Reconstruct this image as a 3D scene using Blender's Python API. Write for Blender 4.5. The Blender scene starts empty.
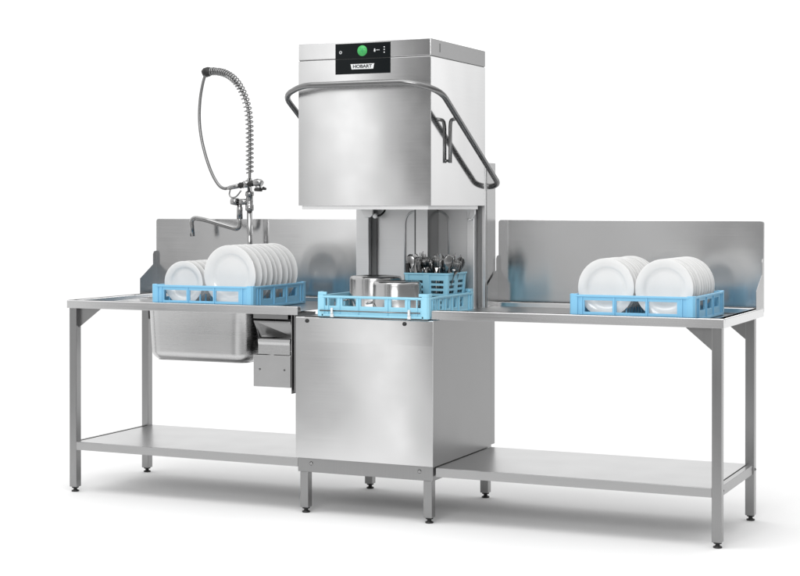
import bpy, bmesh, math, random
from mathutils import Vector, Matrix
random.seed(7)
sc = bpy.context.scene
COL = sc.collection
R = math.radians

# ------------------------------------------------------------------ helpers
class MB:
    """collects shapes into one mesh"""
    def __init__(self):
        self.bm = bmesh.new()
    def face(self, vs, smooth=False):
        try:
            f = self.bm.faces.new(vs); f.smooth = smooth
        except ValueError:
            pass
    def box(self, x0, x1, y0, y1, z0, z1):
        v = [self.bm.verts.new(p) for p in ((x0,y0,z0),(x1,y0,z0),(x1,y1,z0),(x0,y1,z0),(x0,y0,z1),(x1,y0,z1),(x1,y1,z1),(x0,y1,z1))]
        for q in ((0,3,2,1),(4,5,6,7),(0,1,5,4),(1,2,6,5),(2,3,7,6),(3,0,4,7)):
            self.face([v[i] for i in q])
        return self
    def prism(self, poly, vec):
        """poly: list of 3-D points of a planar outline, vec: extrusion"""
        n = len(poly); d = Vector(vec)
        a = [self.bm.verts.new(p) for p in poly]
        b = [self.bm.verts.new(Vector(p) + d) for p in poly]
        self.face(a[::-1]); self.face(b)
        for i in range(n):
            self.face([a[i], a[(i+1) % n], b[(i+1) % n], b[i]])
        return self
    def loft(self, rings, smooth=True, cap=True):
        rs = [[self.bm.verts.new(p) for p in r] for r in rings]
        for a, b in zip(rs, rs[1:]):
            n = len(a)
            for i in range(n):
                self.face([a[i], a[(i+1) % n], b[(i+1) % n], b[i]], smooth)
        if cap:
            self.face(rs[0][::-1]); self.face(rs[-1])
        return self
    def tube(self, pts, r, n=12, cap=True):
        pts = [Vector(p) for p in pts]
        rad = r if isinstance(r, (list, tuple)) else [r] * len(pts)
        rings = []; up = None
        for i, p in enumerate(pts):
            t = (pts[min(i+1, len(pts)-1)] - pts[max(i-1, 0)]).normalized()
            if up is None:
                up = t.orthogonal().normalized()
            up = (up - t * up.dot(t))
            up = up.normalized() if up.length > 1e-6 else t.orthogonal().normalized()
            s = t.cross(up)
            rings.append([p + (up * math.cos(a) + s * math.sin(a)) * rad[i] for a in [2*math.pi*k/n for k in range(n)]])
        return self.loft(rings, True, cap)
    def lathe(self, prof, c=(0,0,0), axis='z', n=48):
        """prof: list of (radius, height)"""
        c = Vector(c); rings = []
        for r, h in prof:
            ring = []
            for k in range(n):
                a = 2*math.pi*k/n; u, w = r*math.cos(a), r*math.sin(a)
                ring.append(c + Vector({'z': (u, w, h), 'y': (u, h, -w), 'x': (h, u, w)}[axis]))
            rings.append(ring)
        return self.loft(rings, True, True)
    def grid(self, us, ws, hole, thick, to3):
        """plate of cells us x ws with holes; to3(u,w,t) -> point, t in 0..thick"""
        nu, nw = len(us)-1, len(ws)-1
        V = {}
        def v(i, j, s):
            if (i, j, s) not in V:
                V[(i, j, s)] = self.bm.verts.new(to3(us[i], ws[j], thick*s))
            return V[(i, j, s)]
        full = lambda i, j: 0 <= i < nu and 0 <= j < nw and not hole((us[i]+us[i+1])/2, (ws[j]+ws[j+1])/2)
        for i in range(nu):
            for j in range(nw):
                if not full(i, j):
                    continue
                self.face([v(i,j,0), v(i+1,j,0), v(i+1,j+1,0), v(i,j+1,0)])
                self.face([v(i,j,1), v(i,j+1,1), v(i+1,j+1,1), v(i+1,j,1)])
                if not full(i, j-1): self.face([v(i,j,0), v(i,j,1), v(i+1,j,1), v(i+1,j,0)])
                if not full(i, j+1): self.face([v(i,j+1,0), v(i+1,j+1,0), v(i+1,j+1,1), v(i,j+1,1)])
                if not full(i-1, j): self.face([v(i,j,0), v(i,j+1,0), v(i,j+1,1), v(i,j,1)])
                if not full(i+1, j): self.face([v(i+1,j,0), v(i+1,j,1), v(i+1,j+1,1), v(i+1,j+1,0)])
        return self
    def build(self, name, mat, parent=None, bevel=0.0, seg=2, origin=None):
        o0 = Vector(origin) if origin is not None else (root_loc(parent) if parent else Vector((0,0,0)))
        bmesh.ops.recalc_face_normals(self.bm, faces=self.bm.faces)
        bmesh.ops.translate(self.bm, verts=self.bm.verts, vec=-o0)
        me = bpy.data.meshes.new(name); self.bm.to_mesh(me); self.bm.free()
        o = bpy.data.objects.new(name, me); COL.objects.link(o)
        me.materials.append(mat)
        if parent:
            o.parent = parent
        elif origin is not None:
            o.location = o0
        if bevel:
            m = o.modifiers.new('bevel', 'BEVEL'); m.width = bevel; m.segments = seg
            m.limit_method = 'ANGLE'; m.angle_limit = R(40)
        return o

def root_loc(o):
    while o.parent:
        o = o.parent
    return o.location.copy()

def thing(name, loc, label, cat, group=None):
    o = bpy.data.objects.new(name, None); COL.objects.link(o)
    o.location = loc; o.empty_display_size = .05
    return tag(o, label, cat, group)
def tag(o, label, cat, group=None):
    o['label'] = label; o['category'] = cat
    if group: o['group'] = group
    return o

def smooth_path(pts, k=6):
    """Catmull-Rom through the points"""
    P = [Vector(p) for p in pts]; out = []
    for i in range(len(P)-1):
        a = P[i-1] if i else P[i]*2-P[i+1]
        b, c = P[i], P[i+1]
        d = P[i+2] if i+2 < len(P) else c*2-b
        for j in range(k):
            t = j/k
            out.append(.5*((2*b)+(c-a)*t+(2*a-5*b+4*c-d)*t*t+(3*b-a-3*c+d)*t**3))
    out.append(P[-1]); return out

def fillet(pts, rad, k=8):
    P = [Vector(p) for p in pts]; out = [P[0]]
    rad = rad if isinstance(rad, (list, tuple)) else [rad]*len(P)
    for i in range(1, len(P)-1):
        a = (P[i-1]-P[i]).normalized(); b = (P[i+1]-P[i]).normalized()
        d = min(rad[i], (P[i-1]-P[i]).length*.49, (P[i+1]-P[i]).length*.49)
        p0, p1 = P[i]+a*d, P[i]+b*d
        for j in range(k+1):
            t = j/k
            out.append(p0*(1-t)**2 + P[i]*2*t*(1-t) + p1*t*t)
    out.append(P[-1]); return out

# ------------------------------------------------------------------ materials
def mat(name):
    m = bpy.data.materials.new(name); m.use_nodes = True
    nt = m.node_tree; return m, nt, nt.nodes['Principled BSDF']

def steel(name, base=.62, rough=.28, aniso=.0, tangent=(0,0,1), grain=(6,6,260), bump=.015, rvar=.06, cvar=.06, wave=0):
    m, nt, b = mat(name); N, L = nt.nodes, nt.links
    b.inputs['Metallic'].default_value = 1
    tc = N.new('ShaderNodeTexCoord'); mp = N.new('ShaderNodeMapping'); mp.inputs['Scale'].default_value = grain
    L.new(tc.outputs['Object'], mp.inputs['Vector'])
    no = N.new('ShaderNodeTexNoise'); no.inputs['Scale'].default_value = 1; no.inputs['Detail'].default_value = 3
    L.new(mp.outputs['Vector'], no.inputs['Vector'])
    sm = N.new('ShaderNodeTexNoise'); sm.inputs['Scale'].default_value = 5; sm.inputs['Detail'].default_value = 4
    L.new(tc.outputs['Object'], sm.inputs['Vector'])
    def rng(src, lo, hi):
        r = N.new('ShaderNodeMapRange'); r.inputs['From Min'].default_value = .25; r.inputs['From Max'].default_value = .75
        r.inputs['To Min'].default_value = lo; r.inputs['To Max'].default_value = hi
        L.new(src, r.inputs['Value']); return r.outputs['Result']
    ad = N.new('ShaderNodeMath'); ad.operation = 'ADD'
    L.new(rng(no.outputs['Fac'], rough-rvar, rough+rvar), ad.inputs[0]); L.new(rng(sm.outputs['Fac'], -.02, .03), ad.inputs[1])
    L.new(ad.outputs[0], b.inputs['Roughness'])
    mx = N.new('ShaderNodeMix'); mx.data_type = 'RGBA'
    mx.inputs['A'].default_value = (base*(1-cvar), base*(1-cvar), base*(1-cvar)*1.005, 1)
    mx.inputs['B'].default_value = (base*(1+cvar), base*(1+cvar), base*(1+cvar)*1.0, 1)
    L.new(rng(no.outputs['Fac'], 0, 1), mx.inputs['Factor']); L.new(mx.outputs['Result'], b.inputs['Base Color'])
    if aniso:
        b.inputs['Anisotropic'].default_value = aniso
        cx = N.new('ShaderNodeCombineXYZ')
        for i in range(3): cx.inputs[i].default_value = tangent[i]
        L.new(cx.outputs[0], b.inputs['Tangent'])
    if wave:       # slight oil-canning of the sheet
        wn = N.new('ShaderNodeTexNoise'); wn.inputs['Scale'].default_value = 3.2; wn.inputs['Detail'].default_value = 1
        L.new(tc.outputs['Object'], wn.inputs['Vector'])
        bp = N.new('ShaderNodeBump'); bp.inputs['Strength'].default_value = wave; bp.inputs['Distance'].default_value = .002
        L.new(wn.outputs['Fac'], bp.inputs['Height']); L.new(bp.outputs['Normal'], b.inputs['Normal'])
    return m

def plain(name, col, rough=.4, metal=0, spec=.5, emit=None, var=.04, bump=0, sss=0):
    m, nt, b = mat(name); N, L = nt.nodes, nt.links
    b.inputs['Metallic'].default_value = metal; b.inputs['Roughness'].default_value = rough
    b.inputs['Specular IOR Level'].default_value = spec
    tc = N.new('ShaderNodeTexCoord'); no = N.new('ShaderNodeTexNoise'); no.inputs['Scale'].default_value = 18; no.inputs['Detail'].default_value = 3
    L.new(tc.outputs['Object'], no.inputs['Vector'])
    mx = N.new('ShaderNodeMix'); mx.data_type = 'RGBA'
    mx.inputs['A'].default_value = (*[c*(1-var) for c in col], 1); mx.inputs['B'].default_value = (*[min(1, c*(1+var)) for c in col], 1)
    L.new(no.outputs['Fac'], mx.inputs['Factor']); L.new(mx.outputs['Result'], b.inputs['Base Color'])
    if emit:
        b.inputs['Emission Color'].default_value = (*col, 1); b.inputs['Emission Strength'].default_value = emit
    if sss:
        b.inputs['Subsurface Weight'].default_value = sss; b.inputs['Subsurface Radius'].default_value = (.01,.01,.01); b.inputs['Subsurface Scale'].default_value = .3
    if bump:
        bp = N.new('ShaderNodeBump'); bp.inputs['Strength'].default_value = bump; bp.inputs['Distance'].default_value = .001
        L.new(no.outputs['Fac'], bp.inputs['Height']); L.new(bp.outputs['Normal'], b.inputs['Normal'])
    return m

M = {}
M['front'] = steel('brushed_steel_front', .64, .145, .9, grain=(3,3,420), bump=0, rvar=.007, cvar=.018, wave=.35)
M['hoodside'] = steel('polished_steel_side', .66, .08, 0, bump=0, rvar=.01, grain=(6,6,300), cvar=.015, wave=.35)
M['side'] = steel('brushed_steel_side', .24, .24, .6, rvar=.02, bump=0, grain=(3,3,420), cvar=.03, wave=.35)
M['lidside'] = steel('brushed_steel_lid_shaded', .30, .22, .7, bump=0, rvar=.02, grain=(3,3,420), cvar=.018)  # darker copy of the front steel for the lid's shaded faces
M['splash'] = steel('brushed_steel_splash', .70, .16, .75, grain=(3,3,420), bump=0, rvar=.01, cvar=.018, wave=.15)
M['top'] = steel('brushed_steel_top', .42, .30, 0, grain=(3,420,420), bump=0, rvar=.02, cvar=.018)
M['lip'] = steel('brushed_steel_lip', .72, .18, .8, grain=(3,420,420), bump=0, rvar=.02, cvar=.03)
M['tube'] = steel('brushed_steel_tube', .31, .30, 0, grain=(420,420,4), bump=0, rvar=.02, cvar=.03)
M['bowl'] = steel('brushed_steel_bowl', .54, .27, .4, grain=(3,3,300), bump=0, rvar=.02, cvar=.03)
M['inner'] = steel('satin_steel_inner', .86, .46, .0, bump=0, grain=(3,3,420), rvar=.02, cvar=.02)
M['column'] = steel('brushed_steel_column', .47, .22, .4, bump=0, rvar=.02, grain=(3,3,420), cvar=.02)
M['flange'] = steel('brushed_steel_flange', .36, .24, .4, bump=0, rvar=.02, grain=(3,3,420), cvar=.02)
M['pot'] = steel('polished_pot_steel', .40, .20, .6, grain=(4,4,260), rvar=.01, cvar=.02, bump=0)
M['bar'] = steel('satin_handle_steel', .22, .25, 0, rvar=.01, cvar=.01, grain=(60,60,60), bump=0)
M['dark'] = plain('gap_shade_and_dark_pin', (.2,.2,.2), .6)  # gap shade as a colour, also the grey of the pivot pins
M['seam'] = plain('seam_shadow', (.16,.16,.16), .5)
M['chrome'] = plain('chrome', (.34,.34,.34), .09, 1)
M['hose'] = plain('grey_braided_hose', (.24,.24,.24), .3, 1)
M['spring'] = plain('steel_spring', (.30,.30,.30), .2, 1)
M['rubber'] = plain('black_rubber', (.012,.012,.012), .45)
M['black'] = plain('black_glass', (.008,.010,.011), .10, spec=.07)
M['blue'] = plain('blue_rack_plastic', (.225,.53,.76), .42, sss=.0)
M['cyan'] = plain('pale_blue_rack_plastic', (.32,.65,.81), .42)
M['white'] = plain('white_porcelain', (.75,.75,.745), .10, var=.01)
M['cutlery'] = plain('cutlery_steel', (.30,.30,.30), .18, 1)
M['green'] = plain('green_start_plastic', (.055,.42,.11), .4, emit=.06)  # plain green plastic, slight glow added to brighten it
M['greend'] = plain('green_start_mark', (.03,.33,.10), .4)
M['ink'] = plain('white_print', (.75,.77,.78), .5)
M['badge'] = plain('badge_silver', (.78,.78,.78), .35)
M['blackink'] = plain('black_print', (.01,.01,.01), .5)
M['floor'] = plain('white_studio_floor', (.89,.89,.89), 1.0, spec=0, var=.004)

# ------------------------------------------------------------------ floor
fl = MB(); fl.box(-40, 40, -1.7, 60, -.02, 0)
flo = fl.build('floor', M['floor']); flo['kind'] = 'structure'

# ------------------------------------------------------------------ measures (metres)
XL, XR, H, LIP, YB, ZB = -1.1915, 1.8276, .8778, .0366, .7457, 1.2448
LW, LI, LFY, LBY = .0382, .0086, .0064, .6017
ZREC = .857
XR0 = .6204

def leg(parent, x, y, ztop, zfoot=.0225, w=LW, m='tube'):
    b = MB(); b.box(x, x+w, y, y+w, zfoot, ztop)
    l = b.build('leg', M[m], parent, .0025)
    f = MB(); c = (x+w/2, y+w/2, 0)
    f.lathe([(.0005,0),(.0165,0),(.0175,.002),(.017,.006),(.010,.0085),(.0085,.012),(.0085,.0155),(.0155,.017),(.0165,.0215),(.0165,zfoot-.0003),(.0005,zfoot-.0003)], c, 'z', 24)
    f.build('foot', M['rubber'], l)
    return l

def tabletop(parent, x0, x1, hole=None, left_rim=True, right_rim=True):
    """pressed top with a raised rim, recessed field, front and end aprons"""
    rim = .032
    bx = MB()
    xs = sorted(set([x0+(rim if left_rim else 0), x1-(rim if right_rim else 0)] + (list(hole[:2]) if hole else [])))
    ys = sorted(set([rim, YB-.06] + (list(hole[2:]) if hole else [])))
    h = (lambda u, w: hole[0] < u < hole[1] and hole[2] < w < hole[3]) if hole else (lambda u, w: False)
    bx.grid(xs, ys, h, .0015, lambda u, w, t: (u, w, ZREC-.0015+t))
    o = bx.build('tabletop', M['top'], parent)
    # rim with a rounded front roll, swept as a closed profile
    rr = MB()
    def sweep_x(prof, xa, xb):
        rr.prism([(xa, y, z) for y, z in prof], (xb-xa, 0, 0))
    e = .0015
    fp = [(0, H-LIP), (0, H-.004), (.0012, H-.0012), (.004, H), (rim-.006, H), (rim-.001, H-.003), (rim, ZREC), (rim-e, ZREC-e), (rim-.0045, H-.003), (rim-.008, H-e), (.005, H-e), (e, H-.005), (e, H-LIP)]
    sweep_x(fp, x0, x1)
    yb = YB-.06
    bp = [(yb, ZREC), (yb+.002, H-.003), (yb+.006, H), (YB-.004, H), (YB-.004, H-e), (yb+.008, H-e), (yb+.004, H-.004), (yb+e, ZREC-e)]
    sweep_x(bp, x0, x1)
    def sweep_y(prof):
        rr.prism([(x, .003, z) for x, z in prof], (0, YB-.008, 0))
    if left_rim:
        sweep_y([(x0+y, z - .0006) for y, z in fp])
    if right_rim:
        sweep_y([(x1-y, z - .0006) for y, z in fp])
    rr.build('edge_rim', M['lip'], parent, .0006)
    return o

def backsplash(parent, x0, x1, flanges):
    b = MB()
    r = .012
    out = [(x0, YB, H-.02), (x1, YB, H-.02), (x1, YB, ZB-r)]
    out += [(x1-r+r*math.cos(a), YB, ZB-r+r*math.sin(a)) for a in [R(22.5*k) for k in range(1, 4)]]
    out += [(x1-r, YB, ZB), (x0+r, YB, ZB)]
    out += [(x0+r-r*math.sin(a), YB, ZB-r+r*math.cos(a)) for a in [R(22.5*k) for k in range(1, 4)]]
    out += [(x0, YB, ZB-r)]
    b.prism(out, (0, .018, 0))
    o = b.build('backsplash', M['splash'], parent, .002)
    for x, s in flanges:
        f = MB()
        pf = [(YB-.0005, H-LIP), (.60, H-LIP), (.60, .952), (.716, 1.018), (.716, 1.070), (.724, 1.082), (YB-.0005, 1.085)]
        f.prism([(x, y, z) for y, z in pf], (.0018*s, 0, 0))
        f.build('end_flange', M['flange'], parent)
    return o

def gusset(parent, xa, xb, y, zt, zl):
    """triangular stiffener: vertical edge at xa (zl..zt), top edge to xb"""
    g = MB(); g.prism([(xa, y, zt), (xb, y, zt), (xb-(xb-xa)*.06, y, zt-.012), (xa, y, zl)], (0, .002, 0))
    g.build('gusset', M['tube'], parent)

def shelf(parent, x0, x1, zs=.2313, hl=.0377):
    s = MB(); yb = LBY+LW
    s.box(x0, x1, LFY+.001, yb-.001, zs-.0015, zs)
    s.box(x0, x1, LFY, LFY+.0015, zs-hl, zs-.0018)
    s.box(x0, x1, yb-.0015, yb, zs-hl, zs-.0018)
    for x in (x0, x1-.0015):
        s.box(x, x+.0015, LFY+.002, yb-.002, zs-hl, zs-.0018)
    return s.build('shelf', M['top'], parent, .0008)

def bolt(parent, x, y, z, axis='y', r=.0065, m='chrome', sgn=-1):
    b = MB(); b.lathe([(r*1.15, 0), (r*1.15, sgn*.0012), (r, sgn*.0016), (r*.95, sgn*.004), (r*.5, sgn*.0055), (.0003, sgn*.0058)], (x, y, z), axis, 16)
    return b.build('bolt', M[m], parent)

# ------------------------------------------------------------------ sink table (left)
t1 = thing('sink_table', ((XL)/2, .37, 0), 'stainless steel table with hanging sink basin on the spray tap side of the dishwasher', 'table')
SX0, SX1, SY0, SY1 = -.848, -.300, .10, .52
tabletop(t1, XL, 0, hole=(SX0+.075, SX1-.05, SY0+.03, SY1-.06), right_rim=False)
backsplash(t1, XL, -.004, [(XL+.0004, 1)])
leg(t1, XL+LI, LFY, H-LIP+.02); leg(t1, XL+LI, LBY, H-LIP+.02)
gusset(t1, XL+LI+LW, -1.003, .028, H-LIP+.02, .752)
gusset(t1, XL+LI+LW, -1.003, .612, H-LIP+.02, .752)
shelf(t1, XL+LI+LW, -.002)
s = MB()     # end rails of the shelf between the legs
s.box(XL+LI+.012, XL+LI+.026, LFY+LW, LBY, .197, .2325)
s.build('shelf_rail', M['tube'], t1, .001)
# sink basin: rounded box lofted downwards
def rrect(x0, x1, y0, y1, z, r, k=6):
    pts = []
    for cx, cy, a0 in ((x1-r, y1-r, 0), (x0+r, y1-r, 90), (x0+r, y0+r, 180), (x1-r, y0+r, 270)):
        for j in range(k+1):
            a = R(a0+90*j/k); pts.append((cx+r*math.cos(a), cy+r*math.sin(a), z))
    return pts
sb = MB(); rings = []
zb, zt, rc = .609, ZREC-.0025, .045
def sec(ins, z, ext=0, r=.085):
    return rrect(SX0+ins-ext, SX1-ins+ext, SY0+ins-ext, SY1-ins+ext, z, max(r, .012))
rings.append(sec(.055, zb, 0, .03)); rings.append(sec(.04, zb+.0006, 0, .04))
for k in range(1, 9):
    a = R(90*k/8); rings.append(sec(.008+rc-rc*math.sin(a), zb+rc-rc*math.cos(a), 0, .085-.03*(8-k)/8))
rings.append(sec(.004, zb+.13)); rings.append(sec(.0, zt-.02)); rings.append(sec(-.003, zt-.008)); rings.append(sec(-.01, zt))
inn = [rrect(SX0+.0015-.01, SX1-.0015+.01, SY0+.0015-.01, SY1-.0015+.01, zt-.0001, .085), sec(.0015, zt-.02), sec(.0055, zb+.13)]
for k in range(8, 0, -1):
    a = R(90*k/8); inn.append(sec(.0095+rc-rc*math.sin(a), zb+.0016+rc-rc*math.cos(a), 0, .084-.03*(8-k)/8))
inn += [sec(.0415, zb+.002, 0, .04), sec(.0565, zb+.0018, 0, .03)]
sb.loft(rings + inn, True, True)
basin = sb.build('sink_basin', M['bowl'], t1)
d = MB(); d.tube([(-.27, .33, .80), (-.27, .33, .66), (-.27, .33, .62)], .022, 20)
dp = d.build('drain_pipe', M['tube'], t1)
d = MB(); d.lathe([(.001,.565),(.026,.565),(.028,.57),(.028,.60),(.032,.602),(.032,.625),(.024,.628),(.001,.628)], (-.27,.33,0), 'z', 20)
d.build('pipe_nut', M['rubber'], dp)

# strainer box hanging beside the sink
bx0, bx1, by0, by1 = -.272, -.088, .10, .30
b = MB(); b.box(bx0, bx1, by0, by1, .515, .655)
box = b.build('waste_box', M['front'], t1, .002)
for x in (bx0+.032, bx1-.03):
    bolt(box, x, by0, .592, r=.004, m='bar')
b = MB()   # open side plate and sloping hopper above
b.box(bx1+.002, bx1+.006, by0+.004, by1, .49, .838)
b.box(bx1+.016, bx1+.020, by0+.004, by1, .50, .838)
b.box(bx0, bx1, by1-.004, by1, .656, .838)
b.prism([(bx0, by0, .804), (bx1, by0, .804), (bx1, by0+.03, .735), (bx0, by0+.055, .728)], (0, .002, 0))
b.prism([(bx0+.002, by0+.004, .806), (bx0+.002, by1-.006, .806), (bx0+.002, by1-.006, .70), (bx0+.002, by0+.06, .70)], (.002, 0, 0))
b.build('waste_hopper', M['tube'], box, .0006)
b = MB()   # white folded flap at the slot
prof = [(.0, .658), (.0, .700), (-.004, .712), (-.002, .724), (.006, .728), (.03, .722), (.03, .716), (.008, .718), (.006, .706), (.008, .658)]
b.prism([(bx0+.022, by0+.004+y, z) for y, z in prof], (bx1-bx0-.026, 0, 0))
b.build('waste_flap', M['bowl'], box, .001)
b = MB(); b.prism([(bx0, by0-.001, .814), (-.1, by0-.001, .814), (-.1, by0-.001, .838), (bx0, by0-.001, .838)], (0, .12, 0))
b.build('support_bracket', M['tube'], t1, .001)

# ------------------------------------------------------------------ outfeed table (right)
t2 = thing('outfeed_table', ((XR0+XR)/2, .37, 0), 'stainless steel table without a sink on the dishwasher side carrying two plate rows', 'table')
tabletop(t2, XR0, XR, left_rim=False)
backsplash(t2, .633, XR, [(.6335, 1), (XR-.0004, -1)])
leg(t2, XR-LI-LW, LFY, H-LIP+.02); leg(t2, XR-LI-LW, LBY, H-LIP+.02)
gusset(t2, XR-LI-LW, 1.655, .028, H-LIP+.02, .750)
gusset(t2, XR-LI-LW, 1.655, .612, H-LIP+.02, .752)
shelf(t2, .638, XR-LI-LW)
s = MB(); s.box(XR-LI-.028, XR-LI-.006, LFY+LW, LBY, .195, .2335)
rl = s.build('shelf_rail', M['tube'], t2, .001)
for y in (LFY+LW+.012, LBY+.014):
    bolt(rl, XR-LI-(.006 if y < .3 else 0), y, .214, 'x', .0055, 'bar', 1)

# ------------------------------------------------------------------ dishwasher
dw = thing('hood_dishwasher', (.32, .33, 0), 'tall stainless steel hood dishwasher with raised hood and black control panel', 'dishwasher')
PW, PY, PZ0, PZ1 = .635, -.018, .2367, .8364
# front panel with a shallow crease near its top
p = MB()
prof = [(PY, PZ0), (PY, .7325), (PY+.0009, PZ1-.003), (PY+.004, PZ1), (PY+.02, PZ1), (PY+.02, PZ1-.002), (PY+.006, PZ1-.003), (PY+.004, .73), (PY+.004, PZ0)]
p.prism([(0.0, y, z) for y, z in prof], (PW, 0, 0))
fp_ = p.build('front_panel', M['front'], dw, .0008)
for x in (.055, .508):
    b = MB(); b.lathe([(.0085, 0), (.0085, -.004), (.007, -.006), (.0003, -.0065)], (x, PY+.001, .820), 'y', 18)
    b.build('panel_screw', M['rubber'], fp_)
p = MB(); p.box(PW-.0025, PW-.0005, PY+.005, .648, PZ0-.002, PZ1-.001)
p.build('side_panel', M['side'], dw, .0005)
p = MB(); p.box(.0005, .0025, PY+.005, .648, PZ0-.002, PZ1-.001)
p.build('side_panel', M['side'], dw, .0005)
# tank deck with opening
p = MB()
p.grid([.003, .05, .585, PW-.003], [PY+.022, .03, .50, .66], lambda u, w: .05 < u < .585 and .03 < w < .50, .0015, lambda u, w, t: (u, w, PZ1-.0045+t))
deck = p.build('tank_deck', M['inner'], dw)
p = MB()
for a, c in (((.048,.05),(.03,.50)), ((.585,.587),(.03,.50))):
    p.box(a[0], a[1], c[0], c[1], .55, PZ1-.005)
p.box(.05, .585, .028, .03, .55, PZ1-.005); p.box(.05, .585, .50, .502, .55, PZ1-.005); p.box(.05, .585, .03, .50, .548, .55)
p.build('wash_tank', M['inner'], deck)
p = MB()       # rack runners
for x in (.10, .59):
    p.tube([(x, -.015, PZ1+.001), (x, .49, PZ1+.001)], .0045, 10)
p.tube([(.04, -.012, PZ1+.0035), (.61, -.012, PZ1+.0035)], .0035, 10)
p.build('rack_runner', M['bar'], deck)
# base frame, rails and legs
p = MB()
p.box(.0047, .6305, -.005, .010, .1762, .2355); p.box(.0047, .6305, .64, .665, .1762, .2355)
p.box(.0047, .02, .011, .639, .1762, .2345); p.box(.6155, .6305, .011, .639, .1762, .2345)
base = p.build('base_frame', M['tube'], dw, .0015)
for x in (.068, .570):
    bolt(base, x, -.005, .213, r=.0075, m='chrome')
for x, y in ((.0142, -.004), (.5865, -.004), (.0142, .637), (.5865, .637)):
    leg(dw, x, y, .1765, .0231)
# rear posts and chamber back wall
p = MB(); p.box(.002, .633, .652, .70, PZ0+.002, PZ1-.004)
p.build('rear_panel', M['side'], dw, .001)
p = MB(); p.box(.02, .625, .60, .612, PZ1-.004, 1.50)
bw = p.build('chamber_back', M['inner'], dw)
p = MB(); p.box(.342, .402, .475, .5995, PZ1-.003, 1.42)
duct = p.build('supply_duct', M['inner'], bw, .004, 3)
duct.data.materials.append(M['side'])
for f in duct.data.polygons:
    if f.normal.x > .9: f.material_index = 1  # right face's shade put into a darker steel
p = MB(); p.box(.336, .3415, .477, .5994, PZ1-.002, 1.42)
p.build('duct_seam', M['seam'], duct)
p = MB()
arch = fillet([(.236,.598,.86), (.236,.598,1.285), (.452,.598,1.285), (.452,.598,.86)], .065)
p.tube(arch, .0045, 10)
p.build('pressed_bead', M['inner'], bw)
for x0, x1, y0, y1 in ((.010, .074, .552, .5995), (.556, .592, .552, .5995)):
    p = MB(); p.box(x0, x1, y0, y1, PZ1-.003, 1.42)
    p.build('guide_post', M['inner'], bw, .003)
for x0, x1 in ((.0765, .098), (.597, .610)):
    p = MB(); p.box(x0, x1, .585, .5995, PZ1-.002, 1.42)
    p.build('post_gap_shade', M['dark'], bw)  # solid dark strip stands in for the shade of the post recess
p = MB(); p.box(-.002, .6285, .613, .722, PZ1-.004, 1.500)
rc_ = p.build('rear_column', M['column'], dw, .002)
# hood: open box with thin walls
HX0, HX1, HY0, HY1, HZ0, HZ1, LZ = .0092, .6229, -.0084, .607, 1.3086, 1.9962, 1.9238
p = MB()
p.grid([HX0, HX1], [HZ0, LZ-.0016], lambda u, w: False, .0025, lambda u, w, t: (u, HY0+t, w))
hood = p.build('hood', M['front'], dw, .001)
p = MB()
p.box(HX1-.0022, HX1-.0003, HY0+.0028, HY1, HZ0+.0003, LZ-.0016)
p.build('hood_side', M['hoodside'], hood)
p = MB()
p.box(HX0+.0003, HX0+.0022, HY0+.0028, HY1, HZ0+.0003, LZ-.0016)
p.build('hood_side', M['hoodside'], hood)
p = MB()
p.box(HX0+.0025, HX1-.0025, HY1-.004, HY1-.002, 1.503, LZ-.002); p.box(HX0+.0025, HX1-.0025, HY0+.003, HY1-.005, LZ-.012, LZ-.010)
p.build('hood_back', M['inner'], hood)
p = MB()        # lower inner lip
yy = HY0+.009
p.box(.0215, .606, yy, yy+.002, 1.2925, 1.345); p.box(.0215, .0235, yy+.0022, .56, 1.2925, 1.345); p.box(.604, .606, yy+.0022, .56, 1.2925, 1.345)
p.build('hood_lip', M['inner'], hood, .0006)
p = MB()
p.box(HX0+.004, HX1-.004, HY0+.004, HY1-.004, LZ-.0016, LZ+.0016)
p.build('lid_gap_shade', M['dark'], hood)  # dark sheet stands in for the shade in the lid gap
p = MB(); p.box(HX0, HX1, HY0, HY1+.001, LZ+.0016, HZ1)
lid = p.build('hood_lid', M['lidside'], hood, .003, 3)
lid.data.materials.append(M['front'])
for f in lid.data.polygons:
    if f.normal.y < -.9: f.material_index = 1  # other faces keep the darker steel, side shade put into colour
p = MB(); p.box(HX1-.0005, HX1+.0008, .083, .0915, 1.946, 1.982)
p.build('lid_slot', M['dark'], hood)
# guide brackets under the hood
p = MB()
p.prism([(.035,.54,1.308), (.10,.54,1.308), (.10,.54,1.268), (.088,.54,1.255), (.06,.54,1.255), (.045,.54,1.275)], (0,.01,0))
p.lathe([(.012,0),(.012,-.014),(.0003,-.014)], (.108,.56,1.262), 'y', 16)
p.build('hood_bracket', M['inner'], hood, .002)
p = MB()
p.prism([(.525,.54,1.308), (.60,.54,1.308), (.60,.54,1.27), (.588,.54,1.248), (.56,.54,1.242), (.575,.54,1.28)], (0,.01,0))
p.lathe([(.006,0),(.006,-.03),(.0003,-.03)], (.578,.545,1.246), 'y', 12)
p.build('hood_bracket', M['inner'], hood, .002)
p = MB(); p.tube(smooth_path([(.185,.50,1.31),(.183,.49,1.285),(.172,.475,1.268),(.158,.47,1.262)]), .0045, 10)
p.build('spray_hook', M['rubber'], hood)
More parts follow.
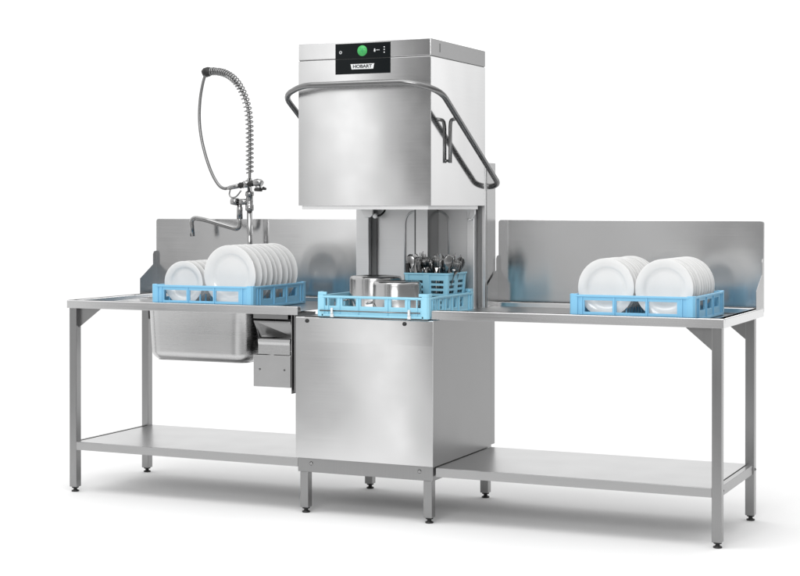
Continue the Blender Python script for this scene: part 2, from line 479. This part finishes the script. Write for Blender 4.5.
# handle: bent tube all round the hood, in one tilted plane z = 1.76 - .55 y
zp = lambda y: 1.757 - .56*y
hp = [(.585,.655), (.678,.640), (.678,-.035), (.560,-.098), (.073,-.098), (-.045,-.035), (-.045,.640), (.048,.655)]
path = fillet([(x, y, zp(y)) for x, y in hp], [0,.05,.06,.05,.05,.06,.05,0])
p = MB(); p.tube(path, .0125, 16)
hd = p.build('handle', M['bar'], dw)
for sx, xa in ((1, .678), (-1, -.045)):
    hx_ = HX1+.0125 if sx > 0 else HX0-.0125
    p = MB(); p.tube(fillet([(xa-.006*sx, .150, zp(.150)), (hx_+.004*sx, .165, 1.668), (hx_, .168, 1.64), (hx_, .168, 1.488)], .012, 5), .0078, 12)
    p.tube([(hx_, .168, 1.497), (hx_-.0118*sx, .168, 1.497)], .006, 10)
    p.build('handle_strut', M['bar'], hd)
    p = MB(); p.tube([(.585 if sx>0 else .048, .655, zp(.655)+.02), (.585 if sx>0 else .048, .655, zp(.655)-.028)], .006, 10)
    p.build('pivot_pin', M['dark'], hd)

# control panel
cp0, cp1, cz0, cz1 = .1855, .4403, 1.8600, 1.9885
yf = HY0-.0016
p = MB(); p.box(cp0, cp1, yf, HY0-.0002, LZ+.0012, cz1); p.box(cp0, cp1, yf, HY0-.0002, cz0, LZ-.0012)
cp = p.build('control_panel', M['black'], dw, .0006)
def disc(x, z, r, y, dep, n=40):
    b = MB(); b.lathe([(.0002, 0), (r, 0), (r, -dep), (.0002, -dep)], (x, y, z), 'y', n); return b
gx, gz = .3115, 1.9562
disc(gx, gz, .0225, yf, .0010).build('start_button', M['green'], cp)
p = MB()
for k in range(8):
    a = k*math.pi/4; rr = .0095 + .004*(k % 2)
    p.lathe([(.0002,0),(.0022,0),(.0022,-.0004),(.0002,-.0004)], (gx+rr*math.cos(a), yf-.001, gz+rr*math.sin(a)), 'y', 10)
p.lathe([(.004,0),(.006,0),(.006,-.0004),(.004,-.0004)], (gx, yf-.001, gz), 'y', 24)
p.build('start_mark', M['greend'], cp)
p = MB()
p.tube([(.2105+.0055*math.sin(a), yf-.0004, 1.9522+.0055*math.cos(a)) for a in [R(40+280*k/20) for k in range(21)]], .0013, 6)
p.tube([(.2105, yf-.0004, 1.952), (.2105, yf-.0004, 1.9595)], .0013, 6)
p.build('power_symbol', M['ink'], cp)
def text(s, x, z, size, name, m, y, bold=0.0, sx=1):
    cu = bpy.data.curves.new(name, 'FONT'); cu.body = s; cu.size = size; cu.align_x = 'CENTER'; cu.align_y = 'CENTER'
    cu.extrude = .0003; cu.offset = bold
    t = bpy.data.objects.new(name, cu); COL.objects.link(t)
    bpy.context.view_layer.update()
    me = bpy.data.meshes.new_from_object(t.evaluated_get(bpy.context.evaluated_depsgraph_get()))
    bpy.data.objects.remove(t); bpy.data.curves.remove(cu)
    o = bpy.data.objects.new(name, me); COL.objects.link(o); me.materials.clear(); me.materials.append(m)
    mw = Matrix.Translation(Vector((x, y, z)) - root_loc(cp)) @ Matrix.Rotation(R(90), 4, 'X') @ Matrix.Diagonal((sx, 1, 1, 1))
    me.transform(mw); o.parent = cp
    return o
p = MB()      # droplet counter symbol, dashes and three small marks
p.lathe([(.0002,0),(.0032,0),(.0032,-.0005),(.0002,-.0005)], (.3685, yf, 1.9600), 'y', 16)
p.lathe([(.0002,0),(.0042,0),(.0042,-.0005),(.0002,-.0005)], (.3685, yf, 1.9535), 'y', 16)
for i in range(3):
    p.box(.376+i*.0055, .3795+i*.0055, yf-.0005, yf, 1.9555, 1.9585)
for z in (1.968, 1.9575, 1.946):
    p.lathe([(.0002,0),(.0028,0),(.0028,-.0005),(.0002,-.0005)], (.4125, yf, z), 'y', 14)
p.build('display_symbols', M['ink'], cp)
bz0, bz1 = 1.8795, 1.9015
p = MB(); p.prism([(.262, yf, bz0), (.362, yf, bz0), (.3655, yf, bz1-.004), (.3675, yf, bz1), (.2565, yf, bz1), (.2585, yf, bz1-.004)], (0, -.0012, 0))
p.build('badge', M['badge'], cp, .0004)
p = MB(); p.prism([(.2645, yf-.0012, bz0+.002), (.3595, yf-.0012, bz0+.002), (.3625, yf-.0012, bz1-.002), (.2615, yf-.0012, bz1-.002)], (0, -.0003, 0))
p.build('badge_field', M['ink'], cp)
text('HOBART', .312, (bz0+bz1)/2, .0185, 'badge_lettering', M['blackink'], yf-.0017, .0006, 1.2)

# ------------------------------------------------------------------ racks
def rack_parts(root, W, D, Hh, m, fwin, swin, fz, sz, tabs=0.0, x0=0, y0=0, z0=0):
    """open plastic rack: four pierced walls, corner posts, base grid with pegs"""
    th = .009
    def wall(win, zr, L, f, name, ribs):
        b = MB()
        us = sorted(set([.016/L, 1-.016/L] + [c for w in win for c in w])); us = [u*L for u in us]
        ws = sorted(set([.004, zr[0], zr[1], Hh]))
        b.grid(us, ws, lambda u, w: zr[0] < w < zr[1] and any(a*L < u < c*L for a, c in win), th, lambda u, w, t: f(u, w, t))
        def bx(u0, u1, w0, w1, t0, t1):
            A, B = Vector(f(u0, w0, t0)), Vector(f(u1, w1, t1))
            b.box(min(A.x,B.x), max(A.x,B.x), min(A.y,B.y), max(A.y,B.y), min(A.z,B.z), max(A.z,B.z))
        bx(.018, L-.018, Hh-.007, Hh+.0012, -.005, .0085)        # top flange
        bx(.018, L-.018, .002, .012, -.004, .0085)               # bottom flange
        for u in ribs:
            bx(u*L-.0025, u*L+.0025, .0125, Hh-.0075, -.0045, .0005)
        b.build(name, m, root, .0012)
    ribsf = [.055, .095] + [(fwin[i][1]+fwin[i+1][0])/2 for i in range(len(fwin)-1)] + [.905, .945]
    ribss = [.09, .14] + [(swin[i][1]+swin[i+1][0])/2 for i in range(len(swin)-1)] + [.90]
    wall(fwin, fz, W, lambda u, w, t: (x0+u, y0+t, z0+w), 'rack_wall', ribsf)
    wall(fwin, fz, W, lambda u, w, t: (x0+u, y0+D-t, z0+w), 'rack_wall', ribsf)
    wall(swin, sz, D, lambda u, w, t: (x0+W-t, y0+u, z0+w), 'rack_wall', ribss)
    wall(swin, sz, D, lambda u, w, t: (x0+t, y0+u, z0+w), 'rack_wall', ribss)
    for cx, cy, sx, sy in ((x0, y0, 1, 1), (x0+W, y0, -1, 1), (x0, y0+D, 1, -1), (x0+W, y0+D, -1, -1)):
        b = MB()
        q = [(-.004, .004), (.004, -.004), (.026, -.004), (.026, .008), (.010, .010), (.008, .026), (-.004, .026)]
        pts = [(cx+sx*u, cy+sy*v, z0+.001) for u, v in q]
        b.prism(pts, (0, 0, Hh+.003))
        if tabs:
            b.prism([(cx+sx*u, cy+sy*v, z0+Hh+.0042) for u, v in [(-.003,.004),(.004,-.003),(.040,-.003),(.040,.006),(.010,.009),(.007,.040),(-.003,.040)]], (0, 0, tabs))
        b.build('rack_corner', m, root, .0012)
    g = MB(); n = 10
    for i in range(n+1):
        u = .016+(W-.032)*i/n; v = .016+(D-.032)*i/n
        g.box(x0+u-.002, x0+u+.002, y0+.0095, y0+D-.0095, z0+.0012, z0+.0085)
        g.box(x0+.0095, x0+W-.0095, y0+v-.002, y0+v+.002, z0+.0022, z0+.0078)
    return g

def pegs(g, W, D, x0, y0, z0, rows, ys, h=.055):
    for x in rows:
        for y in ys:
            c = (x, y)
            g.loft([[(c[0]+sx*r, c[1]+sy*r, z0+z) for sx, sy in ((-1,-1),(1,-1),(1,1),(-1,1))] for r, z in ((.004,.008),(.0022,h))], False, True)

FW = [(.115,.345), (.378,.612), (.640,.865)]
SW = [(.20,.36), (.43,.59), (.67,.83)]

def plate_rack(x0, y0, W, D, z0, label):
    t = thing('dish_rack', (x0+W/2, y0+D/2, z0), label, 'dish rack', 'blue plate racks on the side tables')
    g = rack_parts(t, W, D, .0965, M['blue'], FW, SW, (.030, .076), (.040, .078), 0, x0, y0, z0)
    return t, g

def plate_mesh(r):
    """plate on edge: axis along y, eating side towards -y, foot on +y"""
    prof = [(.0004, .0), (.55*r, .0), (.64*r, -.001), (.70*r, -.0055), (.735*r, -.0085), (.985*r, -.0155), (r, -.0150), (r, -.0128), (.97*r, -.0115),
            (.76*r, -.0035), (.70*r, .001), (.655*r, .0045), (.60*r, .0048), (.595*r, .0065), (.565*r, .0065), (.56*r, .0035), (.0004, .0035)]
    # cambered profile read as (radius, y)
    b = MB(); b.lathe(prof, (0,0,0), 'y', 72)
    return b
def plate(proto, name, r, x, y, zc, lean, label, group):
    if proto is None:
        o = plate_mesh(r).build(name, M['white'])
    else:
        o = proto.copy(); COL.objects.link(o)
    o.location = (x, y, zc); o.rotation_euler = (R(-lean), random.uniform(0, 6.28), R(random.uniform(-.7, .7)))
    o.rotation_mode = 'XYZ'
    # spin about own axis keeps repeats from matching exactly
    tag(o, label, 'plate', group)
    return o
ORD = ['front', 'second', 'third', 'fourth', 'fifth', 'sixth', 'seventh', 'eighth', 'ninth', 'tenth', 'eleventh']
def row(r, xc, y0, dy, n, zc, what, where, group, lean=3.0):
    proto = None
    for k in range(n):
        pos = 'foremost' if k == 0 else ('rearmost' if k == n-1 else ORD[k]+' from the front')
        o = plate(proto, 'dinner_plate' if r > .11 else 'side_plate', r, xc+random.uniform(-.0012,.0012), y0+dy*k, zc, lean+random.uniform(-.5,.5),
                  f'{what}, {pos} {where}', group)
        proto = proto or o

# left rack over the sink
LX, LY, LWd, LD, LZ0 = -.752, .035, .510, .500, ZREC+.0005
t, g = plate_rack(LX, LY, LWd, LD, LZ0, 'blue plastic rack of large and small plates over the sink')
pegs(g, LWd, LD, LX, LY, LZ0, [-.70, -.54, -.47, -.29], [LY+.06+.0475*k for k in range(9)])
g.build('base_grid', M['blue'], t)
row(.1345, -.385, .105, .0480, 9, LZ0+.0085+.1345, 'large plate', 'of the big plates in the rack over the sink', 'large plates in the rack over the sink', 2.5)
row(.0975, -.625, .105, .0480, 7, LZ0+.0085+.0975, 'small plate', 'of the small plates in the rack over the sink', 'small plates in the rack over the sink', 2.5)
# right rack
RX, RY, RW, RD = 1.205, .045, .498, .500
t, g = plate_rack(RX, RY, RW, RD, LZ0, 'blue plastic rack with two even rows of plates on the sinkless table')
pegs(g, RW, RD, RX, RY, LZ0, [1.24, 1.42, 1.50, 1.66], [RY+.05+.0395*k for k in range(10)])
g.build('base_grid', M['blue'], t)
row(.1165, 1.3395, .098, .0400, 10, LZ0+.0085+.1165, 'white plate', 'in the left plate row on the sinkless table', 'left plate row on the sinkless table', 3)
row(.1165, 1.5745, .098, .0400, 10, LZ0+.0085+.1165, 'white plate', 'in the right plate row on the sinkless table', 'right plate row on the sinkless table', 3)

# rack in the machine
MX, MY, MW, MD, MZ = .108, -.018, .505, .500, PZ1+.0045
t3 = thing('dish_rack', (MX+MW/2, MY+MD/2, MZ), 'pale blue rack holding pots and cutlery basket under the raised hood', 'dish rack')
g = rack_parts(t3, MW, MD, .088, M['cyan'], [(.065,.175), (.225,.350), (.395,.610), (.670,.795), (.840,.955)],
               [(.13,.19), (.27,.33), (.41,.48), (.56,.63), (.71,.78)], (.046, .078), (.034, .074), .012, MX, MY, MZ)
g.build('base_grid', M['cyan'], t3)
p = MB()
p.tube([(MX+.012, MY-.010, MZ+.026), (MX+MW-.03, MY-.010, MZ+.026)], .0028, 8)
p.build('front_rod', M['bar'], t3)
for x in (MX+.070, MX+.425):
    p = MB()
    p.box(x-.005, x+.005, MY-.015, MY-.0045, MZ+.014, MZ+.038); p.box(x-.007, x+.007, MY-.013, MY-.0045, MZ-.001, MZ+.0135)
    p.build('rod_clip', M['ink'], t3, .0015)

# pots standing upside down
def pot(x, y, r, h, label):
    z = MZ+.0088
    t = thing('cooking_pot', (x, y, z), label, 'pot', 'steel pots in the machine rack')
    b = MB()
    b.lathe([(r+.004, 0), (r+.006, .001), (r+.006, .004), (r, .006), (r, h-.016), (r-.002, h-.007), (r-.007, h-.0015), (r-.012, h), (r-.018, h+.0002), (r-.022, h-.0022), (.012, h-.004), (.0005, h-.004),
             (.0005, h-.006), (r-.012, h-.006), (r-.004, h-.014), (r-.0015, h-.03), (r-.0015, .004), (r+.003, .0015)], (x, y, z), 'z', 72)
    b.build('pot_body', M['pot'], t)
    for s in (-1, 1):
        a = R(205) if s < 0 else R(25)
        c, sn = math.cos(a), math.sin(a)
        hb = MB()
        loc = lambda u, w, zz: (x+c*u-sn*w, y+sn*u+c*w, z+zz)
        hb.tube(fillet([loc(r-.001, -.03, .05), loc(r+.026, -.03, .046), loc(r+.026, .03, .046), loc(r-.001, .03, .05)], .012), .0035, 8)
        hb.build('pot_handle', M['pot'], t)
    return t
pot(.413, .118, .103, .140, 'smaller upside-down steel pot at the front of the machine rack')
pot(.226, .305, .115, .152, 'larger upside-down steel pot behind the smaller pot')

# cutlery basket
bx_ = (.388, .586, .262, .462); bz, bh = MZ+.0088, .166
tb = thing('cutlery_basket', ((bx_[0]+bx_[1])/2, (bx_[2]+bx_[3])/2, bz), 'pale blue slotted basket full of cutlery behind the smaller pot', 'basket')
b = MB(); th = .004
def bwall(L, f):
    cols = [(0.10,.40), (.60,.90)]
    us = sorted([0, 1] + [c for w in cols for c in w]); us = [u*L for u in us]
    zs = [.002]; wins = []
    for k in range(6):
        a = .016+.022*k; zs += [a, a+.012]; wins.append((a, a+.012))
    zs += [bh-.002]
    b.grid(us, zs, lambda u, w: any(a*L < u < c*L for a, c in cols) and any(a < w < c for a, c in wins), th, f)
x0, x1, y0, y1 = bx_
tp = lambda w: .010*(1-w/bh)       # slight draft
bwall(x1-x0, lambda u, w, t: (x0+u*(1-2*tp(w)/(x1-x0))+tp(w), y0+tp(w)+t, bz+w))
bwall(x1-x0, lambda u, w, t: (x0+u*(1-2*tp(w)/(x1-x0))+tp(w), y1-tp(w)-t, bz+w))
bwall(y1-y0, lambda u, w, t: (x1-tp(w)-t, y0+u*(1-2*tp(w)/(y1-y0))+tp(w), bz+w))
bwall(y1-y0, lambda u, w, t: (x0+tp(w)+t, y0+u*(1-2*tp(w)/(y1-y0))+tp(w), bz+w))
bk = b.build('basket_wall', M['cyan'], tb)
b = MB()
b.grid([x0-.006, x0+.005, x1-.005, x1+.006], [y0-.006, y0+.005, y1-.005, y1+.006], lambda u, w: x0+.005 < u < x1-.005 and y0+.005 < w < y1-.005, .007, lambda u, w, t: (u, w, bz+bh-.003+t))
for cx in (x0, x1):
    for cy in (y0, y1):
        sx = 1 if cx == x0 else -1; sy = 1 if cy == y0 else -1
        b.loft([[(cx+sx*(tq+du), cy+sy*(tq+dv), bz+zq) for du, dv in ((-.003,-.003),(.014,-.003),(.014,.006),(.006,.006),(.006,.014),(-.003,.014))] for tq, zq in ((.010, 0), (0, bh-.0035))], False, True)
xm = (x0+x1)/2
b.loft([[(xm+du, y0+tq+dv, bz+zq) for du, dv in ((-.014,-.004),(.014,-.004),(.014,.002),(-.014,.002))] for tq, zq in ((.010, 0), (0, bh-.0035))], False, True)
b.build('basket_frame', M['cyan'], tb, .001)
b = MB()
b.box(xm-.002, xm+.002, y0+.012, y1-.012, bz+.003, bz+bh-.008); b.box(x0+.012, xm-.0025, (y0+y1)/2-.002, (y0+y1)/2+.002, bz+.003, bz+bh-.008); b.box(xm+.0025, x1-.012, (y0+y1)/2-.002, (y0+y1)/2+.002, bz+.003, bz+bh-.008)
b.box(x0+.0145, x1-.0145, y0+.0145, y1-.0145, bz, bz+.0025)
b.build('basket_divider', M['cyan'], tb)

# cutlery: flat lofted outlines, handle down
def flat_loft(sections, n=10):
    """sections: (z, halfwidth, halfthick, yoff)"""
    b = MB()
    b.loft([[(w*math.cos(2*math.pi*k/n), yo+t*math.sin(2*math.pi*k/n), z) for k in range(n)] for z, w, t, yo in sections], True, True)
    return b
def mk_spoon():
    return flat_loft([(0,.006,.0012,0),(.003,.0085,.0014,0),(.05,.0065,.0014,.001),(.10,.0038,.0016,.0),(.128,.0032,.0018,-.001),(.136,.0075,.0016,-.002),(.145,.014,.0015,-.0045),(.16,.0195,.0014,-.007),(.175,.0195,.0014,-.007),(.187,.0145,.0014,-.005),(.194,.007,.0012,-.003),(.196,.002,.001,-.002)])
def mk_fork():
    b = flat_loft([(0,.006,.0012,0),(.003,.0085,.0014,0),(.05,.0065,.0014,.001),(.10,.0038,.0016,0),(.128,.0034,.0016,-.001),(.138,.008,.0014,-.003),(.146,.0115,.0013,-.005),(.154,.012,.0012,-.006)])
    for k in range(4):
        x = -.0095+.0063*k
        b.loft([[(x+du*s, y+dv, z) for du, dv in ((-.0018,-.001),(.0018,-.001),(.0018,.001),(-.0018,.001))] for z, s, y in ((.150,1,-.0058),(.175,.9,-.0055),(.197,.45,-.001))], True, True)
    return b
def mk_knife():
    return flat_loft([(0,.006,.0015,0),(.004,.0085,.0028,0),(.06,.008,.003,0),(.098,.007,.0026,0),(.104,.0085,.001,0),(.15,.0095,.0008,0),(.185,.0085,.0006,0),(.200,.0045,.0005,0),(.205,.001,.0004,0)])
protos = {}
def place(kind, mk, m, x, y, lean, tilt, heading, z, flip, label, group):
    if kind not in protos:
        o = mk().build(kind, m); protos[kind] = o
    else:
        o = protos[kind].copy(); COL.objects.link(o)
    o.location = (x, y, z)
    rot = Matrix.Rotation(lean, 4, 'Y') @ Matrix.Rotation(heading, 4, 'Z') @ Matrix.Rotation(tilt, 4, 'X')
    if flip:
        rot = rot @ Matrix.Translation((0, 0, .196)) @ Matrix.Rotation(math.pi, 4, 'Y')
        rot.translation += Vector(o.location); o.matrix_world = rot
    else:
        rot.translation = Vector(o.location); o.matrix_world = rot
    tag(o, label, 'cutlery', group)
    return o
rnd = random.Random(3)
LAB = {'spoon': 'steel spoon standing bowl up in the crowded blue cutlery basket', 'fork': 'steel fork standing tines up in the crowded blue cutlery basket', 'table_knife': 'steel knife standing blade up in the crowded blue cutlery basket'}
FN = {'spoon': mk_spoon, 'fork': mk_fork, 'table_knife': mk_knife}
for i in range(8):
    for j in range(7):
        kind = rnd.choice(['spoon', 'spoon', 'fork', 'fork', 'fork', 'table_knife'])
        fx = (i+.5)/8; fy = (j+.5)/7
        x = x0+.020+(x1-x0-.040)*fx; y = y0+.020+(y1-y0-.040)*fy
        # keep off the dividers, lean outwards a little
        if abs(x-xm) < .012: x += .014 if fx > .5 else -.014
        place(kind, FN[kind], M['cutlery'], x+rnd.uniform(-.004,.004), y+rnd.uniform(-.004,.004), R((fx-.5)*24+rnd.uniform(-5,5)), R(rnd.uniform(-8, 8)), rnd.uniform(-.9, .9)+rnd.choice([0, math.pi]), bz+.018+rnd.uniform(0,.040), False,
              LAB[kind], {'spoon': 'spoons in the cutlery basket', 'fork': 'forks in the cutlery basket', 'table_knife': 'knives in the cutlery basket'}[kind])
kn = flat_loft([(0,.003,.0006,0),(.09,.009,.0008,0),(.095,.008,.004,0),(.15,.009,.0045,0),(.192,.0095,.0045,0),(.200,.005,.003,0)]).build('table_knife', M['rubber'])
kn.location = (x0+.022, y0+.03, bz+.012); kn.rotation_euler = (R(3), R(-8), R(30))
tag(kn, 'black-handled knife at the corner of the cutlery basket nearest the pots', 'cutlery')

# ------------------------------------------------------------------ pre-rinse tap
FY = .665
tap = thing('rinse_tap', (-.611, FY, ZREC+.02), 'chrome rinse tap with coiled spring hose and swan spout behind the sink', 'tap')
p = MB(); p.tube([(-.611, FY, ZREC+.02), (-.611, FY, 1.33)], .0135, 20)
p.lathe([(.024,ZREC+.0215),(.026,ZREC+.0225),(.026,ZREC+.034),(.018,ZREC+.037),(.0005,ZREC+.037)], (-.611, FY, 0), 'z', 24)
p.build('riser_pipe', M['chrome'], tap)
p = MB(); p.lathe([(.0005,1.285),(.019,1.285),(.0205,1.29),(.0205,1.312),(.017,1.315),(.017,1.355),(.0215,1.357),(.0215,1.375),(.012,1.38),(.012,1.44),(.0005,1.44)], (-.611, FY, 0), 'z', 24)
p.tube([(-.611, FY, 1.328), (-.668, FY-.015, 1.328)], .015, 16)
p.tube([(-.668, FY-.015, 1.328), (-.70, FY-.02, 1.330)], [.019, .016], 16)
mixer = p.build('mixer_body', M['chrome'], tap)
p = MB()
sp = fillet([(-.6585, FY-.012, 1.322), (-.6600, FY-.012, 1.193), (-.7206, FY-.017, 1.2085), (-.8526, FY-.030, 1.2435), (-.9165, FY-.035, 1.252), (-.9085, FY-.035, 1.160)], [0,.04,.02,.05,.035,0], 10)
p.tube(sp, .0115, 16)
p.lathe([(.0145,1.245),(.0145,1.30),(.012,1.305),(.0005,1.305)], (-.6585, FY-.012, 0), 'z', 20)
p.build('swan_spout', M['chrome'], tap)
# hose core, then the spring round it
core = smooth_path([(-.611,FY,1.38),(-.610,FY,1.50),(-.610,FY,1.62),(-.612,FY,1.705),(-.622,FY,1.780),(-.648,FY,1.852),(-.690,FY,1.912),(-.745,FY,1.948),(-.800,FY,1.960),(-.826,FY,1.960)], 14)
p = MB(); p.tube(core, .0072, 12); p.build('inner_hose', M['hose'], tap)
def helix(path, r, pitch_fn, rw, n=14):
    out = []; ph = 0
    P = path; up = Vector((0, 1, 0))
    # resample densely
    for i in range(len(P)-1):
        a, b_ = P[i], P[i+1]; t = (b_-a).normalized(); s = t.cross(up).normalized()
        L = (b_-a).length; steps = max(2, int(L/.0012))
        for k in range(steps):
            q = a.lerp(b_, k/steps); u = (i+k/steps)/(len(P)-1)
            out.append(q + (s*math.cos(ph)+up*math.sin(ph))*r); ph += 2*math.pi*(L/steps)/pitch_fn(u)
    return out
hx = helix(core[10:], .0175, lambda u: .0215 if u < .45 else max(.010, .0215-.035*(u-.45)), .0023)
p = MB(); p.tube(hx, .0036, 7); p.build('coil_spring', M['spring'], tap)
p = MB(); p.tube([(-.822,FY,1.961),(-.838,FY,1.960),(-.856,FY-.004,1.955),(-.868,FY-.008,1.95)], [.0185,.024,.024,.016], 18)
p.build('hose_coupling', M['rubber'], tap)
hs = smooth_path([(-.846,FY-.012,1.955),(-.862,FY-.014,1.905),(-.876,FY-.016,1.83),(-.880,FY-.018,1.74),(-.870,FY-.02,1.65),(-.842,FY-.022,1.55),(-.806,FY-.024,1.465),(-.768,FY-.026,1.41),(-.735,FY-.028,1.392),(-.70,FY-.03,1.396)], 8)
p = MB(); p.tube(hs, .0078, 12); p.build('outer_hose', M['hose'], tap)
p = MB(); p.tube([(-.722,FY-.028,1.392),(-.70,FY-.03,1.396),(-.655,FY-.03,1.404),(-.652,FY-.03,1.4045)], [.008,.011,.0115,.009], 16)
gun = p.build('spray_gun', M['chrome'], tap)
p = MB(); p.tube([(-.572,FY-.03,1.417),(-.566,FY-.03,1.418),(-.55,FY-.03,1.420),(-.535,FY-.03,1.418),(-.525,FY-.03,1.413)], [.012,.017,.019,.018,.013], 18)
p.tube([(-.545,FY-.03,1.405),(-.545,FY-.032,1.386)], [.014,.016], 16)
p.build('spray_head', M['chrome'], gun)
p = MB(); p.tube(smooth_path([(-.700,FY-.03,1.388),(-.705,FY-.03,1.362),(-.690,FY-.03,1.348),(-.665,FY-.03,1.355),(-.640,FY-.03,1.382)]), .004, 8)
p.build('spray_trigger', M['chrome'], gun)
p = MB(); p.tube([(-.656,FY-.03,1.404)]+[(-.65+.0065*k, FY-.03, 1.405+.001*k) for k in range(13)]+[(-.57,FY-.03,1.417)], [.010]+[.0155 if k % 2 else .0125 for k in range(13)]+[.010], 18)
p.build('spray_grip', M['rubber'], gun)
p = MB(); p.tube([(-.545,FY-.032,1.387),(-.545,FY-.033,1.378)], [.021,.019], 20); p.tube([(-.522,FY-.03,1.395),(-.505,FY-.03,1.388)], [.006,.006], 8)
p.tube([(-.565,FY-.03,1.39),(-.505,FY-.03,1.388)], .005, 8)
p.build('spray_nozzle', M['rubber'], gun)
p = MB(); p.tube([(-.611,FY,1.425),(-.611,FY-.03,1.425)], .007, 10); p.tube([(-.611,FY-.028,1.427),(-.611,FY-.028,1.395)], .0185, 14)
p.build('gun_holder', M['chrome'], tap)

# ------------------------------------------------------------------ studio light
w = bpy.data.worlds.new('World'); sc.world = w; w.use_nodes = True
nt = w.node_tree; N, L = nt.nodes, nt.links
bg = N['Background']
tc = N.new('ShaderNodeTexCoord'); sp_ = N.new('ShaderNodeSeparateXYZ'); L.new(tc.outputs['Generated'], sp_.inputs[0])
def math_(op, a, b=None):
    n = N.new('ShaderNodeMath'); n.operation = op
    for i, v in enumerate((a, b)):
        if v is None: continue
        if isinstance(v, (int, float)): n.inputs[i].default_value = v
        else: L.new(v, n.inputs[i])
    return n.outputs[0]
nx = math_('MULTIPLY', sp_.outputs['X'], -1); ny = math_('MULTIPLY', sp_.outputs['Y'], -1)
az = math_('ARCTAN2', nx, ny)
# light bands made up for steel reflections; shift azimuth a little with height
az = math_('ADD', az, math_('MULTIPLY', sp_.outputs['Z'], -.16))
fac = math_('MULTIPLY', math_('ADD', az, math.pi), 1/(2*math.pi))
PX = lambda px: .4265 - math.atan((px-393.5)/1610)
prof = [(-3.14, .9), (-2.9, .45), (-2.80, .88), (-2.775, 1.02), (-2.750, 1.26), (-2.735, 1.32), (-2.64, 1.2), (-2.5, .8), (-2.1, .38), (-.7, .38), (-.1, 1.15),
        (PX(770), .20), (PX(700), .22), (PX(662), 1.1), (PX(645), 1.0), (PX(615), .34), (PX(585), .50), (PX(548), 1.15), (PX(515), .35), (PX(440), .03), (PX(412), .06), (PX(390), 1.35), (PX(360), 2.6), (PX(325), .9),
        (PX(300), .42), (PX(265), .48), (PX(215), .85), (PX(190), .60), (PX(160), .12), (.64, 1.0), (2.35, 1.2), (3.14, 1.2)]
ramp = N.new('ShaderNodeValToRGB'); cr = ramp.color_ramp; cr.interpolation = 'LINEAR'
SC = 2.5
prof = sorted(prof)
els = cr.elements
for i, (a, v) in enumerate(prof):
    p_ = (a+math.pi)/(2*math.pi)
    e = els[i] if i < 2 else els.new(p_)
    if i < 2: e.position = p_
for e, (a, v) in zip(sorted(els, key=lambda q: q.position), prof):
    e.color = (v/SC, v/SC, v/SC, 1)
L.new(fac, ramp.inputs['Fac'])
prof_v = math_('MULTIPLY', ramp.outputs['Color'], SC)
lift = math_('MINIMUM', math_('MAXIMUM', math_('ADD', math_('MULTIPLY', sp_.outputs['Z'], 2.6), .87), .87), 1.12)
prof_v = math_('MULTIPLY', prof_v, lift)
mr = N.new('ShaderNodeMapRange'); mr.interpolation_type = 'SMOOTHSTEP'
mr.inputs['From Min'].default_value = math.sin(R(28)); mr.inputs['From Max'].default_value = math.sin(R(60))
L.new(sp_.outputs['Z'], mr.inputs['Value'])
mx = N.new('ShaderNodeMix'); mx.data_type = 'FLOAT'
L.new(mr.outputs['Result'], mx.inputs['Factor']); L.new(prof_v, mx.inputs['A']); mx.inputs['B'].default_value = 1.36
L.new(mx.outputs['Result'], bg.inputs['Strength'])
bg.inputs['Color'].default_value = (1, 1, 1, 1)

def area(loc, tgt, sx, sy, power):
    l = bpy.data.lights.new('added_softbox', 'AREA'); l.shape = 'RECTANGLE'; l.size = sx; l.size_y = sy; l.energy = power
    o = bpy.data.objects.new('added_softbox', l); COL.objects.link(o); o.location = loc
    o.rotation_euler = (Vector(tgt)-Vector(loc)).to_track_quat('-Z', 'Y').to_euler(); return o
area((.2, -1.6, 4.6), (.3, .4, .6), 3.5, 2.0, 45)  # unseen lamp added to light the floor and tabletops
area((1.6, -5.4, 3.5), (.3, .3, .9), 2.4, 1.6, 100)  # unseen lamp added to brighten the plate fronts

# ------------------------------------------------------------------ camera
cam = bpy.data.cameras.new('camera'); co = bpy.data.objects.new('camera', cam); COL.objects.link(co); sc.camera = co
co.location = (3.2164, -6.0881, 1.3043)
co.rotation_euler = (math.pi/2 - .0047, 0, .4265)
cam.sensor_width = 36; cam.lens = 1610.2/800*36
cam.shift_x = (400-393.48)/800; cam.shift_y = (214.28-288)/800
cam.clip_start = .05; cam.clip_end = 500
sc.render.resolution_x, sc.render.resolution_y = 1024, 737
sc.view_settings.view_transform = 'Standard'; sc.view_settings.look = 'None'; sc.view_settings.exposure = 0; sc.view_settings.gamma = 1
sc.render.engine = 'CYCLES'; sc.cycles.use_denoising = True
sc.cycles.max_bounces = 10; sc.cycles.glossy_bounces = 6; sc.cycles.diffuse_bounces = 4
